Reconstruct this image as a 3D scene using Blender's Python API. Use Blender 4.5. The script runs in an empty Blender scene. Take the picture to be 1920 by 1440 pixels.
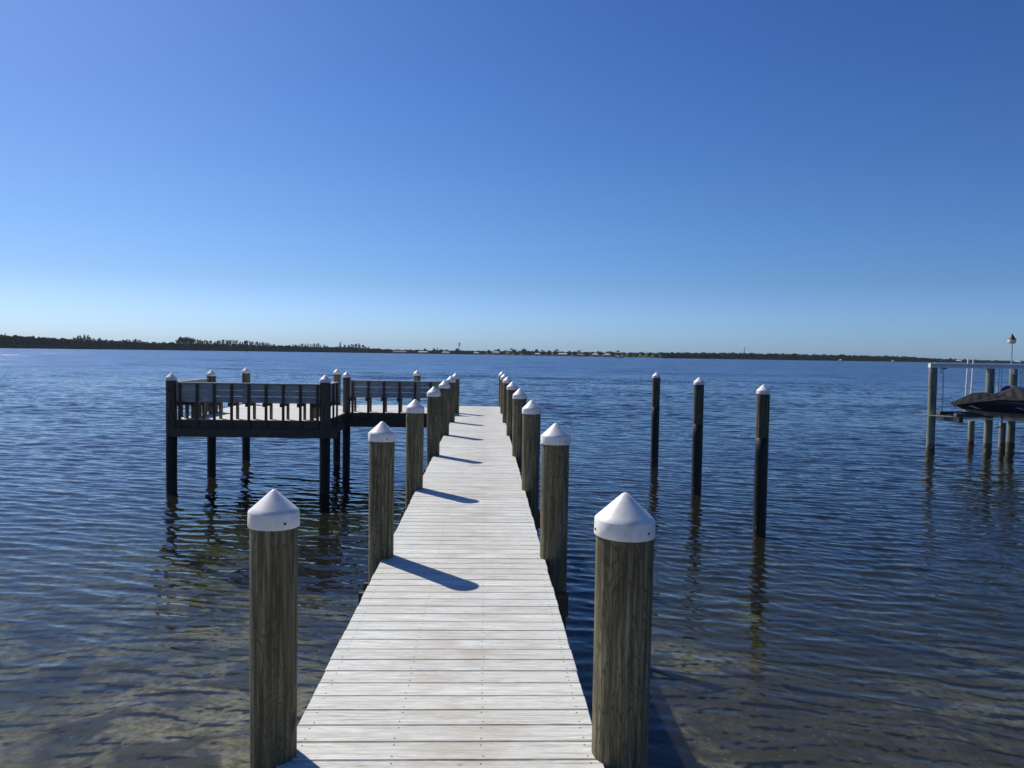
import bpy, math, random
import numpy as np
from mathutils import Matrix, Vector
random.seed(7); RNG = np.random.default_rng(11)
S = bpy.context.scene; COL = S.collection
R = math.radians; PI = math.pi

# ------------------------------------------------------------------ camera
F = 1400.0; EYE = 1.677; DECK = 1.71; CZ = EYE + DECK        # z = 0 is the water level
vy = np.array([(910-960)/F, (720-661)/F, -1.0]); vy /= np.linalg.norm(vy)
hd = np.array([1.0, -0.016, 0.0])
vz = np.cross(hd, vy); vz /= np.linalg.norm(vz)
if vz[1] < 0: vz = -vz
vx = np.cross(vy, vz)
M = np.array([vx, vy, vz])                                  # camera -> world
cam = bpy.data.objects.new('camera', bpy.data.cameras.new('camera')); COL.objects.link(cam)
mw = Matrix([list(M[i]) + [0] for i in range(3)] + [[0, 0, 0, 1]])
mw.translation = Vector((0, 0, CZ)); cam.matrix_world = mw
cam.data.sensor_width = 36; cam.data.lens = F/1920*36
cam.data.clip_start = 0.05; cam.data.clip_end = 30000
S.camera = cam
def ray(px, py):
    return M @ np.array([(px-960)/F, (720-py)/F, -1.0])
def atY(px, Y, py=700):                                     # X of a column at distance Y
    d = ray(px, py); return d[0]/d[1]*Y
def zat(px, py, Y):
    d = ray(px, py); return CZ + d[2]/d[1]*Y
def onz(px, py, z):
    d = ray(px, py); t = (z-CZ)/d[2]; return d[0]*t, d[1]*t

# ------------------------------------------------------------------ materials
def mat(name):
    m = bpy.data.materials.new(name); m.use_nodes = True
    nt = m.node_tree; b = nt.nodes['Principled BSDF']
    return m, nt, b
def N(nt, t, **kw):
    n = nt.nodes.new(t)
    for k, v in kw.items():
        if k.startswith('i_'):
            key = k[2:]; key = int(key) if key.isdigit() else key.replace('_', ' ')
            n.inputs[key].default_value = v
        else: setattr(n, k, v)
    return n
def L(nt, a, b): nt.links.new(a, b)
def ramp(nt, src, stops):
    r = nt.nodes.new('ShaderNodeValToRGB'); e = r.color_ramp.elements
    e[0].position, e[0].color = stops[0][0], (*stops[0][1], 1)
    e[1].position, e[1].color = stops[-1][0], (*stops[-1][1], 1)
    for p, c in stops[1:-1]:
        q = e.new(p); q.color = (*c, 1)
    L(nt, src, r.inputs[0]); return r
def g(v): return (v, v, v)
def mth(nt, op, a, b=None, c=None):
    n = nt.nodes.new('ShaderNodeMath'); n.operation = op
    for i, v in enumerate((a, b, c)):
        if v is None: continue
        if isinstance(v, (int, float)): n.inputs[i].default_value = v
        else: L(nt, v, n.inputs[i])
    return n.outputs[0]
def vmul(nt, src, vec):
    n = nt.nodes.new('ShaderNodeVectorMath'); n.operation = 'MULTIPLY'
    L(nt, src, n.inputs[0]); n.inputs[1].default_value = vec; return n.outputs[0]
def noise(nt, src, scale, detail=4, rough=.55, dist=0):
    n = N(nt, 'ShaderNodeTexNoise'); n.inputs['Scale'].default_value = scale
    n.inputs['Detail'].default_value = detail; n.inputs['Roughness'].default_value = rough
    n.inputs['Distortion'].default_value = dist
    if src is not None: L(nt, src, n.inputs['Vector'])
    return n
def mixc(nt, fac, a, b, mode='MIX'):
    n = nt.nodes.new('ShaderNodeMix'); n.data_type = 'RGBA'; n.blend_type = mode
    if isinstance(fac, (int, float)): n.inputs[0].default_value = fac
    else: L(nt, fac, n.inputs[0])
    for i, v in ((6, a), (7, b)):
        if isinstance(v, tuple): n.inputs[i].default_value = (*v, 1)
        else: L(nt, v, n.inputs[i])
    return n.outputs[2]
def bump(nt, src, strength, dist, b):
    n = N(nt, 'ShaderNodeBump'); n.inputs['Strength'].default_value = strength
    n.inputs['Distance'].default_value = dist
    L(nt, src, n.inputs['Height']); L(nt, n.outputs[0], b.inputs['Normal'])

BS = 0.1435                                                 # board pitch
def m_decking():
    m, nt, b = mat('whitewashed_decking')
    p = N(nt, 'ShaderNodeNewGeometry').outputs['Position']
    sx = N(nt, 'ShaderNodeSeparateXYZ'); L(nt, p, sx.inputs[0])
    idx = mth(nt, 'FLOOR', mth(nt, 'DIVIDE', sx.outputs[1], BS))
    wn = N(nt, 'ShaderNodeTexWhiteNoise'); wn.noise_dimensions = '1D'; L(nt, idx, wn.inputs['W'])
    cb = N(nt, 'ShaderNodeCombineXYZ')
    L(nt, mth(nt, 'MULTIPLY', wn.outputs[0], 37.0), cb.inputs[2])
    L(nt, mth(nt, 'ADD', sx.outputs[0], mth(nt, 'MULTIPLY', wn.outputs[0], 91.0)), cb.inputs[0]); L(nt, sx.outputs[1], cb.inputs[1])
    s = cb.outputs[0]
    gr = noise(nt, vmul(nt, s, (3.2, 75, 1)), 1, 5, .65, .9).outputs[0]
    gr2 = noise(nt, vmul(nt, s, (9, 200, 1)), 1, 4, .7).outputs[0]
    st = noise(nt, vmul(nt, s, (2.6, 4.5, 1)), 1, 5, .6).outputs[0]
    st2 = noise(nt, vmul(nt, p, (1.3, 1.0, 1)), 1, 3, .6).outputs[0]
    # cathedral figure
    nz = noise(nt, vmul(nt, s, (1.6, 9, 1)), 1, 2, .5).outputs[0]
    ring = mth(nt, 'SINE', mth(nt, 'MULTIPLY', nz, 95.0))
    rg = ramp(nt, ring, [(.25, g(0)), (.95, g(1))]).outputs[0]
    c = ramp(nt, gr, [(.30, (.36, .35, .32)), (.44, (.60, .595, .565)), (.60, (.80, .80, .775))]).outputs[0]
    c = mixc(nt, ramp(nt, gr2, [(.50, g(0)), (.68, g(.6))]).outputs[0], c, (.36, .34, .31))
    c = mixc(nt, mth(nt, 'MULTIPLY', rg, .26), c, (.40, .38, .35))
    # foot wear down the middle of the walkway
    mid = mth(nt, 'SUBTRACT', 1.0, mth(nt, 'MULTIPLY', mth(nt, 'ABSOLUTE', mth(nt, 'ADD', sx.outputs[0], .10)), 1.55))
    mid = N(nt, 'ShaderNodeClamp').outputs[0] if False else mth(nt, 'MAXIMUM', mid, .12)
    stain = mth(nt, 'MULTIPLY', ramp(nt, st, [(.40, g(0)), (.68, g(1))]).outputs[0], mth(nt, 'MULTIPLY', mid, .85))
    c = mixc(nt, stain, c, (.42, .375, .31))
    c = mixc(nt, ramp(nt, st2, [(.4, g(0)), (.75, g(.22))]).outputs[0], c, (.50, .46, .40))
    vo = N(nt, 'ShaderNodeTexVoronoi'); vo.inputs['Scale'].default_value = 2.4; L(nt, vmul(nt, p, (1, 1.6, 1)), vo.inputs['Vector'])
    sp = ramp(nt, mth(nt, 'ADD', vo.outputs['Distance'], mth(nt, 'MULTIPLY', gr2, .05)), [(.04, g(.65)), (.075, g(0))]).outputs[0]
    c = mixc(nt, sp, c, (.24, .21, .17))
    tint = ramp(nt, wn.outputs[0], [(0, (.93, .94, .905)), (1, (1.035, 1.075, 1.045))]).outputs[0]
    c = mixc(nt, 1.0, c, tint, 'MULTIPLY')
    L(nt, c, b.inputs['Base Color']); b.inputs['Roughness'].default_value = .62
    b.inputs['Specular IOR Level'].default_value = .35
    bump(nt, gr, .35, .003, b); return m
def m_pile(name, dark, mid, light, fig=1.0):
    m, nt, b = mat(name)
    tc = N(nt, 'ShaderNodeTexCoord').outputs['Object']
    oi = N(nt, 'ShaderNodeObjectInfo').outputs['Random']
    off = N(nt, 'ShaderNodeCombineXYZ'); L(nt, mth(nt, 'MULTIPLY', oi, 53.0), off.inputs[2]); L(nt, mth(nt, 'MULTIPLY', oi, 17.0), off.inputs[0])
    ad = N(nt, 'ShaderNodeVectorMath'); L(nt, tc, ad.inputs[0]); L(nt, off.outputs[0], ad.inputs[1]); s = ad.outputs[0]
    n1 = noise(nt, vmul(nt, s, (8, 8, 2.3)), 1, 3, .5, .5).outputs[0]
    ring = mth(nt, 'SINE', mth(nt, 'MULTIPLY', n1, 92.0))
    rg = ramp(nt, ring, [(.45, g(0)), (.95, g(1))]).outputs[0]
    fib = noise(nt, vmul(nt, s, (55, 55, 2.2)), 1, 5, .7).outputs[0]
    big = noise(nt, vmul(nt, s, (6, 6, 1.1)), 1, 4, .6).outputs[0]
    c = ramp(nt, fib, [(.34, dark), (.5, mid), (.66, light)]).outputs[0]
    pt = ramp(nt, noise(nt, vmul(nt, s, (3.5, 3.5, .9)), 1, 2, .5).outputs[0], [(.38, g(.42)), (.62, g(.85))]).outputs[0]   # the figure comes and goes along the post
    c = mixc(nt, mth(nt, 'MULTIPLY', rg, mth(nt, 'MULTIPLY', pt, fig)), c, tuple(v*.36 for v in mid))
    c = mixc(nt, ramp(nt, big, [(.42, g(0)), (.7, g(.6))]).outputs[0], c, tuple(v*.45 for v in mid))
    vo = N(nt, 'ShaderNodeTexVoronoi'); vo.inputs['Scale'].default_value = 1; L(nt, vmul(nt, s, (5, 5, 2.6)), vo.inputs['Vector'])
    kn = ramp(nt, mth(nt, 'ADD', vo.outputs['Distance'], mth(nt, 'MULTIPLY', fib, .12)), [(.09, g(.9)), (.2, g(0))]).outputs[0]
    c = mixc(nt, kn, c, (.02, .015, .01))
    # drying checks
    ck = noise(nt, vmul(nt, s, (38, 38, 1.3)), 1, 2, .5).outputs[0]
    ck = ramp(nt, ck, [(.70, g(0)), (.74, g(.35))]).outputs[0]
    c = mixc(nt, ck, c, (.015, .012, .009))
    L(nt, c, b.inputs['Base Color']); b.inputs['Roughness'].default_value = .78
    b.inputs['Specular IOR Level'].default_value = .25
    bump(nt, mth(nt, 'SUBTRACT', fib, ck), .5, .004, b); return m
def m_plain(name, col, rough=.5, metal=0.0, var=.12, scale=20, spec=.4, coat=0, bmp=.15):
    m, nt, b = mat(name)
    tc = N(nt, 'ShaderNodeTexCoord').outputs['Object']
    n = noise(nt, tc, scale, 5, .6).outputs[0]
    c = ramp(nt, n, [(.3, tuple(v*(1-var) for v in col)), (.7, tuple(min(1, v*(1+var)) for v in col))]).outputs[0]
    L(nt, c, b.inputs['Base Color']); b.inputs['Roughness'].default_value = rough
    b.inputs['Metallic'].default_value = metal; b.inputs['Specular IOR Level'].default_value = spec
    if coat: b.inputs['Coat Weight'].default_value = coat
    if bmp: bump(nt, n, bmp, .003, b)
    return m
def m_cap():
    m, nt, b = mat('white_cap_plastic')
    p = N(nt, 'ShaderNodeTexCoord').outputs['Object']
    oi = N(nt, 'ShaderNodeObjectInfo').outputs['Random']
    ad = N(nt, 'ShaderNodeVectorMath'); L(nt, p, ad.inputs[0]); L(nt, oi, ad.inputs[1])
    n = noise(nt, ad.outputs[0], 14, 5, .65).outputs[0]
    c = ramp(nt, n, [(.3, (.68, .665, .62)), (.55, (.83, .82, .79)), (.7, (.87, .865, .84))]).outputs[0]
    n2 = noise(nt, ad.outputs[0], 60, 3, .6).outputs[0]
    c = mixc(nt, ramp(nt, n2, [(.64, g(0)), (.72, g(.4))]).outputs[0], c, (.38, .36, .30))
    n3 = noise(nt, vmul(nt, ad.outputs[0], (26, 26, 5)), 1, 4, .6).outputs[0]
    c = mixc(nt, ramp(nt, n3, [(.52, g(0)), (.72, g(.35))]).outputs[0], c, (.50, .48, .42))
    L(nt, c, b.inputs['Base Color']); b.inputs['Roughness'].default_value = .42
    b.inputs['Specular IOR Level'].default_value = .45
    return m
def m_lumber(name, col, rough=.8):
    m, nt, b = mat(name)
    tc = N(nt, 'ShaderNodeTexCoord').outputs['Object']
    n = noise(nt, vmul(nt, tc, (5, 40, 40)), 1, 5, .65, .5).outputs[0]
    n2 = noise(nt, tc, 2.2, 4, .6).outputs[0]
    c = ramp(nt, n, [(.3, tuple(v*.55 for v in col)), (.5, col), (.7, tuple(v*1.35 for v in col))]).outputs[0]
    c = mixc(nt, ramp(nt, n2, [(.4, g(0)), (.7, g(.45))]).outputs[0], c, tuple(v*.5 for v in col))
    L(nt, c, b.inputs['Base Color']); b.inputs['Roughness'].default_value = rough
    bump(nt, n, .4, .003, b); return m
def m_leaf(name, a, c2):
    m, nt, b = mat(name)
    geo = N(nt, 'ShaderNodeNewGeometry')
    n = noise(nt, vmul(nt, geo.outputs['Position'], (.12, .12, .3)), 1, 4, .6).outputs[0]
    k = mth(nt, 'ADD', mth(nt, 'MULTIPLY', n, .7), mth(nt, 'MULTIPLY', geo.outputs['Random Per Island'], .3))
    c = ramp(nt, k, [(.3, a), (.7, c2)]).outputs[0]
    L(nt, c, b.inputs['Base Color']); b.inputs['Roughness'].default_value = .7
    b.inputs['Specular IOR Level'].default_value = .2
    return m
MAT = dict(
    deck=m_decking(),
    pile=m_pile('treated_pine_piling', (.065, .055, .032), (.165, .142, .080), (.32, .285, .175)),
    pile_shaded=m_pile('shaded_piling', (.042, .037, .025), (.092, .082, .056), (.21, .19, .135), .6),  # darker copy of the piling wood, shade on these posts put into the colour
    pile_old=m_pile('weathered_green_piling', (.10, .115, .09), (.19, .21, .165), (.34, .35, .28), .4),
    cap=m_cap(),
    sleeve=m_plain('black_vinyl_wrap', (.008, .008, .009), .5, var=.3, scale=9, spec=.4),
    barn=m_plain('barnacle_crust', (.085, .07, .05), .95, var=.6, scale=30, bmp=.9),
    lum=m_lumber('treated_lumber', (.090, .070, .047)),
    tan=m_lumber('sunlit_treated_lumber', (.17, .13, .08)),  # lighter copy of the lumber, sunlight on the bench legs painted in
    grey=m_lumber('grey_composite_board', (.36, .36, .355), .6),
    screw=m_plain('dark_screw', (.05, .045, .04), .5, .6),
    alu=m_plain('aluminium', (.55, .55, .54), .38, .85, .1, 6),
    galv=m_plain('painted_aluminium', (.62, .62, .60), .45, .2, .12, 8),
    steel=m_plain('dark_steel', (.05, .05, .055), .5, .5),
    white=m_plain('white_pvc', (.78, .78, .76), .4, 0, .05, 8),
    cover=m_plain('black_boat_cover', (.011, .012, .015), .8, 0, .3, 5, .35, bmp=.3),
    navy=m_plain('navy_gelcoat', (.008, .010, .030), .12, 0, .1, 3, .5, .4, 0),
    gelg=m_plain('grey_gelcoat', (.20, .21, .22), .25, 0, .1, 3, .5, 0, 0),
    silver=m_plain('silver_decal', (.30, .31, .32), .3, .2, .05, 5, .5, 0, 0),
    blue=m_plain('blue_canvas', (.02, .035, .22), .8, 0, .25, 9),
    carpet=m_plain('grey_bunk_carpet', (.10, .10, .10), .95, 0, .3, 60),
    lampg=m_plain('frosted_lamp_glass', (.74, .71, .60), .3, 0, .05, 9),
    mangrove=m_leaf('mangrove_leaves', (.026, .044, .016), (.075, .112, .038)),
    pine=m_leaf('pine_needles', (.028, .040, .022), (.065, .085, .045)),
    palm=m_leaf('mixed_leaves', (.022, .034, .016), (.055, .075, .034)),
    bark=m_plain('bark', (.13, .105, .08), .9, 0, .3, 6),
    wallw=m_plain('white_stucco', (.72, .71, .67), .8, 0, .06, 1),
    wallt=m_plain('tan_stucco', (.52, .44, .34), .8, 0, .06, 1),
    roofg=m_plain('pale_roof', (.50, .50, .49), .7, 0, .15, 1),
    roofr=m_plain('brown_roof', (.26, .17, .12), .8, 0, .15, 1),
    glass=m_plain('dark_window', (.03, .04, .05), .1, 0, .1, 1, bmp=0),
    stone=m_plain('seawall_stone', (.20, .185, .16), .9, 0, .4, 1),
)

# ------------------------------------------------------------------ mesh helpers
class MB:
    def __init__(s): s.v = []; s.f = []; s.m = []; s.sm = []
    def add(s, v, f, mi=0, smooth=False):
        o = len(s.v); s.v += [tuple(float(c) for c in p) for p in v]
        for q in f: s.f.append(tuple(i+o for i in q)); s.m.append(mi); s.sm.append(smooth)
        return s
    def box(s, a, b, mi=0, bev=0.0):
        (x0, y0, z0), (x1, y1, z1) = a, b
        if bev <= 0:
            v = [(x, y, z) for z in (z0, z1) for y in (y0, y1) for x in (x0, x1)]
            return s.add(v, [(0, 2, 3, 1), (4, 5, 7, 6), (0, 1, 5, 4), (2, 6, 7, 3), (0, 4, 6, 2), (1, 3, 7, 5)], mi)
        # bevelled upper edges
        v = [(x0, y0, z0), (x1, y0, z0), (x1, y1, z0), (x0, y1, z0),
             (x0, y0, z1-bev), (x1, y0, z1-bev), (x1, y1, z1-bev), (x0, y1, z1-bev),
             (x0+bev, y0+bev, z1), (x1-bev, y0+bev, z1), (x1-bev, y1-bev, z1), (x0+bev, y1-bev, z1)]
        f = [(3, 2, 1, 0), (8, 9, 10, 11)]
        for i in range(4):
            j = (i+1) % 4
            f += [(i, j, j+4, i+4), (i+4, j+4, j+8, i+8)]
        return s.add(v, f, mi)
    def tube(s, pts, rad, n=10, mi=0, caps=True):
        pts = [Vector(p) for p in pts]; k = len(pts)
        rad = rad if isinstance(rad, (list, tuple)) else [rad]*k
        v = []; f = []
        for i, p in enumerate(pts):
            d = (pts[min(i+1, k-1)]-pts[max(i-1, 0)]).normalized()
            a = Vector((0, 0, 1)) if abs(d.z) < .9 else Vector((1, 0, 0))
            u = d.cross(a).normalized(); w = d.cross(u)
            for j in range(n):
                t = 2*PI*j/n; v.append(p+(u*math.cos(t)+w*math.sin(t))*rad[i])
        for i in range(k-1):
            for j in range(n):
                j2 = (j+1) % n; f.append((i*n+j, i*n+j2, (i+1)*n+j2, (i+1)*n+j))
        s.add(v, f, mi, True)
        if caps: s.add([v[j] for j in range(n)], [tuple(range(n))], mi); s.add([v[(k-1)*n+j] for j in range(n)], [tuple(range(n))[::-1]], mi)
        return s
    def lathe(s, prof, n=32, c=(0, 0, 0), mi=0, wob=None):
        v = []; f = []; k = len(prof)
        for (r, z) in prof:
            for j in range(n):
                t = 2*PI*j/n; rr = r*(1+(wob(t, z) if wob else 0))
                v.append((c[0]+rr*math.cos(t), c[1]+rr*math.sin(t), c[2]+z))
        for i in range(k-1):
            for j in range(n):
                j2 = (j+1) % n; f.append((i*n+j, i*n+j2, (i+1)*n+j2, (i+1)*n+j))
        return s.add(v, f, mi, True)
def me_of(b, name, mats, loc=(0, 0, 0)):
    me = bpy.data.meshes.new(name); l = Vector(loc)
    me.from_pydata([tuple(Vector(p)-l) for p in b.v], [], b.f)
    for m in mats: me.materials.append(m)
    me.polygons.foreach_set('material_index', b.m)
    me.polygons.foreach_set('use_smooth', b.sm); me.update(); return me
def obj(name, b, mats, parent=None, loc=None):
    """parent: thing Empty at parent['o']; geometry is in world space, shifted to the parent's origin"""
    mats = mats if isinstance(mats, (list, tuple)) else [mats]
    l = parent.get('_o', (0, 0, 0)) if parent else (loc or (0, 0, 0))
    me = me_of(b, name, mats, l); o = bpy.data.objects.new(name, me); COL.objects.link(o)
    if parent: o.parent = parent; o['_o'] = tuple(l)
    elif loc: o.location = loc; o['_o'] = tuple(loc)
    return o
def tag(o, label, cat, group=None):
    o['label'] = label; o['category'] = cat
    if group: o['group'] = group
    return o
def thing(name, label, cat, loc=(0, 0, 0), group=None):
    o = bpy.data.objects.new(name, None); COL.objects.link(o); o.empty_display_size = .2
    o.location = loc; o['_o'] = tuple(loc); return tag(o, label, cat, group)
def sm_edges(o, ang=35):
    me = o.data
    me.polygons.foreach_set('use_smooth', [True]*len(me.polygons))
    try: me.set_sharp_from_angle(angle=R(ang))
    except Exception: pass

def seabed_z(x, y):
    r = np.maximum(y, -30)
    z = -.24 - .070*np.clip(r, -30, 40) - .0010*np.clip(r-5, 0, 45)**2*.6
    z = np.where(y < 0, -.24+.10*(-y), z) - .045*np.clip(x-1, 0, 12)
    z = z + .10*np.sin(x*.31+1.3)*np.sin(y*.23+.4) + .05*np.sin(x*.9+y*.5)
    return np.minimum(np.maximum(z, -5.5), 1.6)

# ------------------------------------------------------------------ pilings
ci = [0]
def piling(X, Y, rad, top, label, group, wrap=None, m='pile', name='dock_piling', cap=True, bottom_r=None, lean=(0, 0), barn=False, screw=True):
    zb = float(seabed_z(np.array(X), np.array(Y)))-.25
    t = thing(name, label, 'piling', (X, Y, zb), group)
    rb = bottom_r or rad*.90; ci[0] += 1; ph = ci[0]*1.7
    capH = rad*.93; sk = .060*(rad/.1)**.4
    ptop = top - (capH+.01 if cap else 0)
    wob = lambda a, z: .018*math.sin(2*a+ph+z*.5)+.010*math.sin(3*a-ph*2+z*1.7)+.006*math.sin(7*a+ph+z*3)
    def rz(z): return rb+(rad-rb)*(z-zb)/(ptop-zb)
    prof = [(rz(z), z) for z in np.linspace(zb, ptop-.006, 34)] + [(rad*.96, ptop), (0.001, ptop+.002)]
    b = MB().lathe(prof, 40, (X, Y, 0), 0, wob)
    o = obj('post', b, MAT[m], t)
    if cap:
        rc = rad*1.055; z0 = ptop-sk
        pr = [(rc*.955, z0+.004), (rc*1.0, z0), (rc*1.012, z0+.003), (rc*1.0, z0+sk), (rc*.985, z0+sk+.004)]
        for k in range(1, 7):
            q = k/6.0; pr.append((rc*(.985-(.985-.13)*q), z0+sk+.004+(capH-.010)*q))
        zt = z0+sk+.004+capH-.010
        pr += [(rc*.10, zt+.0024), (rc*.065, zt+.0048), (rc*.03, zt+.0064), (.0005, zt+.0070)]
        cb = MB().lathe(pr, 48, (X, Y, 0)); tx, ty = .022*math.sin(ph*3.1), .022*math.cos(ph*4.7)
        cb.v = [(p[0], p[1], p[2]+(p[0]-X)*tx+(p[1]-Y)*ty) for p in cb.v]
        c = obj('cap', cb, MAT['cap'], t); sm_edges(c, 28)
        if screw:
            for k in range(3):
                a = -PI/2 + .55 + k*2*PI/3 + .15*math.sin(ph)
                cx, cy = X+math.cos(a)*rc*1.006, Y+math.sin(a)*rc*1.006; cz = z0+sk*.42
                dv = Vector((math.cos(a), math.sin(a), 0))
                p = Vector((cx, cy, cz))
                obj('screw', MB().tube([p-dv*.004, p+dv*.003], .0048, 10), MAT['screw'], c)
    if wrap is not None:
        w = MB().lathe([(rz(z)*1.035, z) for z in np.linspace(zb+.2, wrap, 12)]+[(rz(wrap)*.97, wrap+.004)], 40, (X, Y, 0), 0, wob)
        obj('protective_wrap', w, MAT['sleeve'], t)
    if barn:
        w = MB().lathe([(rz(z)*(1.05+.05*math.sin(z*19+ph)), z) for z in np.linspace(-.8, .28, 14)]+[(rz(.3)*.98, .40)], 30, (X, Y, 0), 0,
                       lambda a, z: .05*math.sin(9*a+z*23+ph)*math.sin(5*a-z*31))
        obj('barnacle_crust', w, MAT['barn'], t)
    return t
TIP = DECK + 1.115
ordn = ['nearest', 'second', 'third', 'fourth', 'fifth', 'sixth', 'seventh', 'eighth']
PY = [3.06, 6.08, 9.12, 12.1, 15.1, 17.9, 20.55, 23.2]
Lpx = [513.5, 716, 778, 813, 833, 845.3, 854.3]; Lpy = [990, 860, 790, 760, 745, 735, 728]
Rpx = [1171, 1041, 996.5, 974.3, 960.3, 951, 945.7, 941.4]
Lr = [.096, .105, .108, .104, .108, .106, .106]; Rr = [.119, .116, .112, .110, .108, .108, .106, .105]
LX = []; RX = []
for i in range(7):
    X = atY(Lpx[i], PY[i], Lpy[i]); LX.append(X)
    lab = ['thick grained wooden piling with white cone cap, nearest on the left side of the walkway',
           'wooden piling with white cone cap casting the long shadow, second on the walkway\'s left'][i] if i < 2 else \
          f'wooden piling with white cone cap, {ordn[i]} from the camera along the walkway\'s left edge'
    piling(X, PY[i], Lr[i], TIP+[0, 0, -.01, .01, 0, .005, 0][i], lab, 'capped pilings along the walkway', wrap=DECK-.42)
for i in range(8):
    X = atY(Rpx[i], PY[i], ([1000, 860, 790, 760, 745, 735, 728, 722])[i]); RX.append(X)
    lab = 'thickest wooden piling with white cone cap, nearest on the right side of the walkway' if i == 0 else \
          ('wooden piling with white cone cap, last one at the far right corner of the walkway' if i == 7 else
           f'wooden piling with white cone cap, {ordn[i]} from the camera along the walkway\'s right edge')
    piling(X, PY[i], Rr[i], TIP+[.0, .005, 0, 0, -.008, .006, 0, 0][i], lab, 'capped pilings along the walkway', wrap=DECK-.42)
# platform pilings
FY, MY, BY = 17.66, 20.3, 23.1                              # front, middle and back lines of the platform
AX0 = atY(321.5, FY, 780); AX1 = atY(609.5, FY, 780)
plat = [(AX0, FY, 'capped dark piling at the front left corner of the bench platform', .125),
        (atY(396.5, 20.15, 740), 20.15, 'capped dark piling midway along the left side of the bench platform', .115),
        (atY(461.5, BY, 740), BY, 'capped dark piling at the back left corner of the bench platform', .118),
        (AX1, FY, 'capped dark piling at the front right corner of the near bench', .122),
        (atY(632, BY, 740), BY, 'capped brown piling at the back edge of the platform, behind the gap between the benches', .112),
        (atY(650, MY, 740), MY, 'capped dark piling at the left end of the farther bench', .105),
        (atY(782, BY, 720), BY, 'capped piling whose top shows above the middle of the farther bench', .108)]
for X, Y, lab, r in plat:
    piling(X, Y, r, TIP-(.01 if Y == FY else 0), lab, 'capped pilings of the bench platform', wrap=DECK-.36, m='pile_shaded' if Y < MY+.1 else 'pile')
# mooring pilings
for px, Y, py, wr, r, lab in [(1229, 22.7, 780, 1.80, .118, 'tall mooring piling standing alone in the water, farthest and leftmost of the row of three'),
                              (1308.5, 18.0, 800, 1.72, .124, 'tall mooring piling standing alone in the water, middle of the row of three'),
                              (1428, 13.85, 850, 1.86, .122, 'tall mooring piling standing alone in the water, nearest and rightmost of the row of three')]:
    X = atY(px, Y, py); t = piling(X, Y, r, 2.88, lab, 'mooring pilings right of the walkway', wrap=wr, m='pile_shaded')
    obj('bolt', MB().tube([(X-r*.75, Y-r*.62, .17), (X-r*.82, Y-r*.70, .17)], .016, 8), MAT['alu'], t)

# ------------------------------------------------------------------ walkway and platform
DX0, DX1 = -.815, .510
def boards(b, x0, x1, k0, k1, jx, far=False):
    for k in range(k0, k1):
        y0 = k*BS+.0036; y1 = (k+1)*BS-.0036
        jl, jr = RNG.uniform(-.004, .004, 2); dz = RNG.uniform(-.0012, .0012)
        b.box((x0+jl, y0, DECK-.026), (x1+jr, y1, DECK+dz), 0, .0035)
        if not far:
            for xj in jx:
                for yy in (y0+.024, y1-.024):
                    cx, cy = xj+RNG.uniform(-.006, .006), yy+RNG.uniform(-.004, .004)
                    n = 8; v = [(cx+.0036*math.cos(2*PI*q/n), cy+.0036*math.sin(2*PI*q/n), DECK+dz+.0012) for q in range(n)]
                    b.add(v, [tuple(range(n))], 1)
walk = thing('dock_walkway', 'long straight pier walkway of whitewashed boards running out over the water', 'pier', (0, 1.5, 0))
b = MB(); KE = int(BY/BS)+2
boards(b, DX0, DX1, -10, KE, (-.75, -.365, .01, .455))
obj('decking', b, [MAT['deck'], MAT['screw']], walk)
YE = KE*BS
for x in (DX0+.05, -.365, .01, DX1-.05):
    obj('stringer', MB().box((x-.02, -1.4, DECK-.026-.235), (x+.02, YE-.02, DECK-.0265)), MAT['lum'], walk)
for x in (DX0+.004, DX1-.042):
    obj('fascia', MB().box((x, -1.4, DECK-.27), (x+.038, YE-.01, DECK-.0275)), MAT['lum'], walk)
for i, Y in enumerate(PY):
    for s in (-.145, .105):
        obj('cross_beam', MB().box((DX0-.17, Y+s, DECK-.262-.185), (DX1+.19, Y+s+.04, DECK-.262)), MAT['lum'], walk)
pl = thing('dock_platform', 'L-shaped bench platform of whitewashed boards on dark pilings left of the walkway', 'platform', (-4, FY, 0))
b = MB(); kA = int(round((FY+.02)/BS)); kB = int(round((MY+.0)/BS))
boards(b, AX0+.02, AX1-.02, kA, kB, (), True)
boards(b, AX0+.02, DX0-.006, kB, KE, (), True)
obj('decking', b, [MAT['deck'], MAT['screw']], pl)
def beam(a, c): obj('rim_beam', MB().box(a, c), MAT['lum'], pl)
yA = kA*BS-.04; yB = kB*BS-.04
# upper rim boards and the heavier lower beams set slightly proud
for a, c in [((AX0, yA, DECK-.235), (AX1, yA+.038, DECK-.002)), ((AX0, yA-.075, DECK-.39), (AX1+.30, yA-.003, DECK-.195)),
             ((AX1+.002, yB, DECK-.235), (DX0-.05, yB+.038, DECK-.002)), ((AX1+.07, yB-.075, DECK-.37), (DX0-.05, yB-.003, DECK-.195)),
             ((AX0-.02, yA+.04, DECK-.235), (AX0+.018, YE-.02, DECK-.002)), ((AX1-.019, yA+.04, DECK-.235), (AX1+.019, yB+.036, DECK-.002)),
             ((AX1+.022, yA+.01, DECK-.39), (AX1+.064, yB-.05, DECK-.22)),
             ((AX0, YE-.018, DECK-.235), (DX0-.05, YE+.02, DECK-.003)), ((AX0, YE+.022, DECK-.37), (DX0-.05, YE+.064, DECK-.20)),
             ((AX0, 20.0, DECK-.39), (AX1, 20.05, DECK-.237))]:
    beam(a, c)
for k in range(9):
    x = AX0+.4+k*.75
    y0 = yA+.045 if x < AX1 else yB+.045
    if x < DX0-.1: obj('joist', MB().box((x, y0, DECK-.236), (x+.038, YE-.025, DECK-.028)), MAT['lum'], pl)

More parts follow.
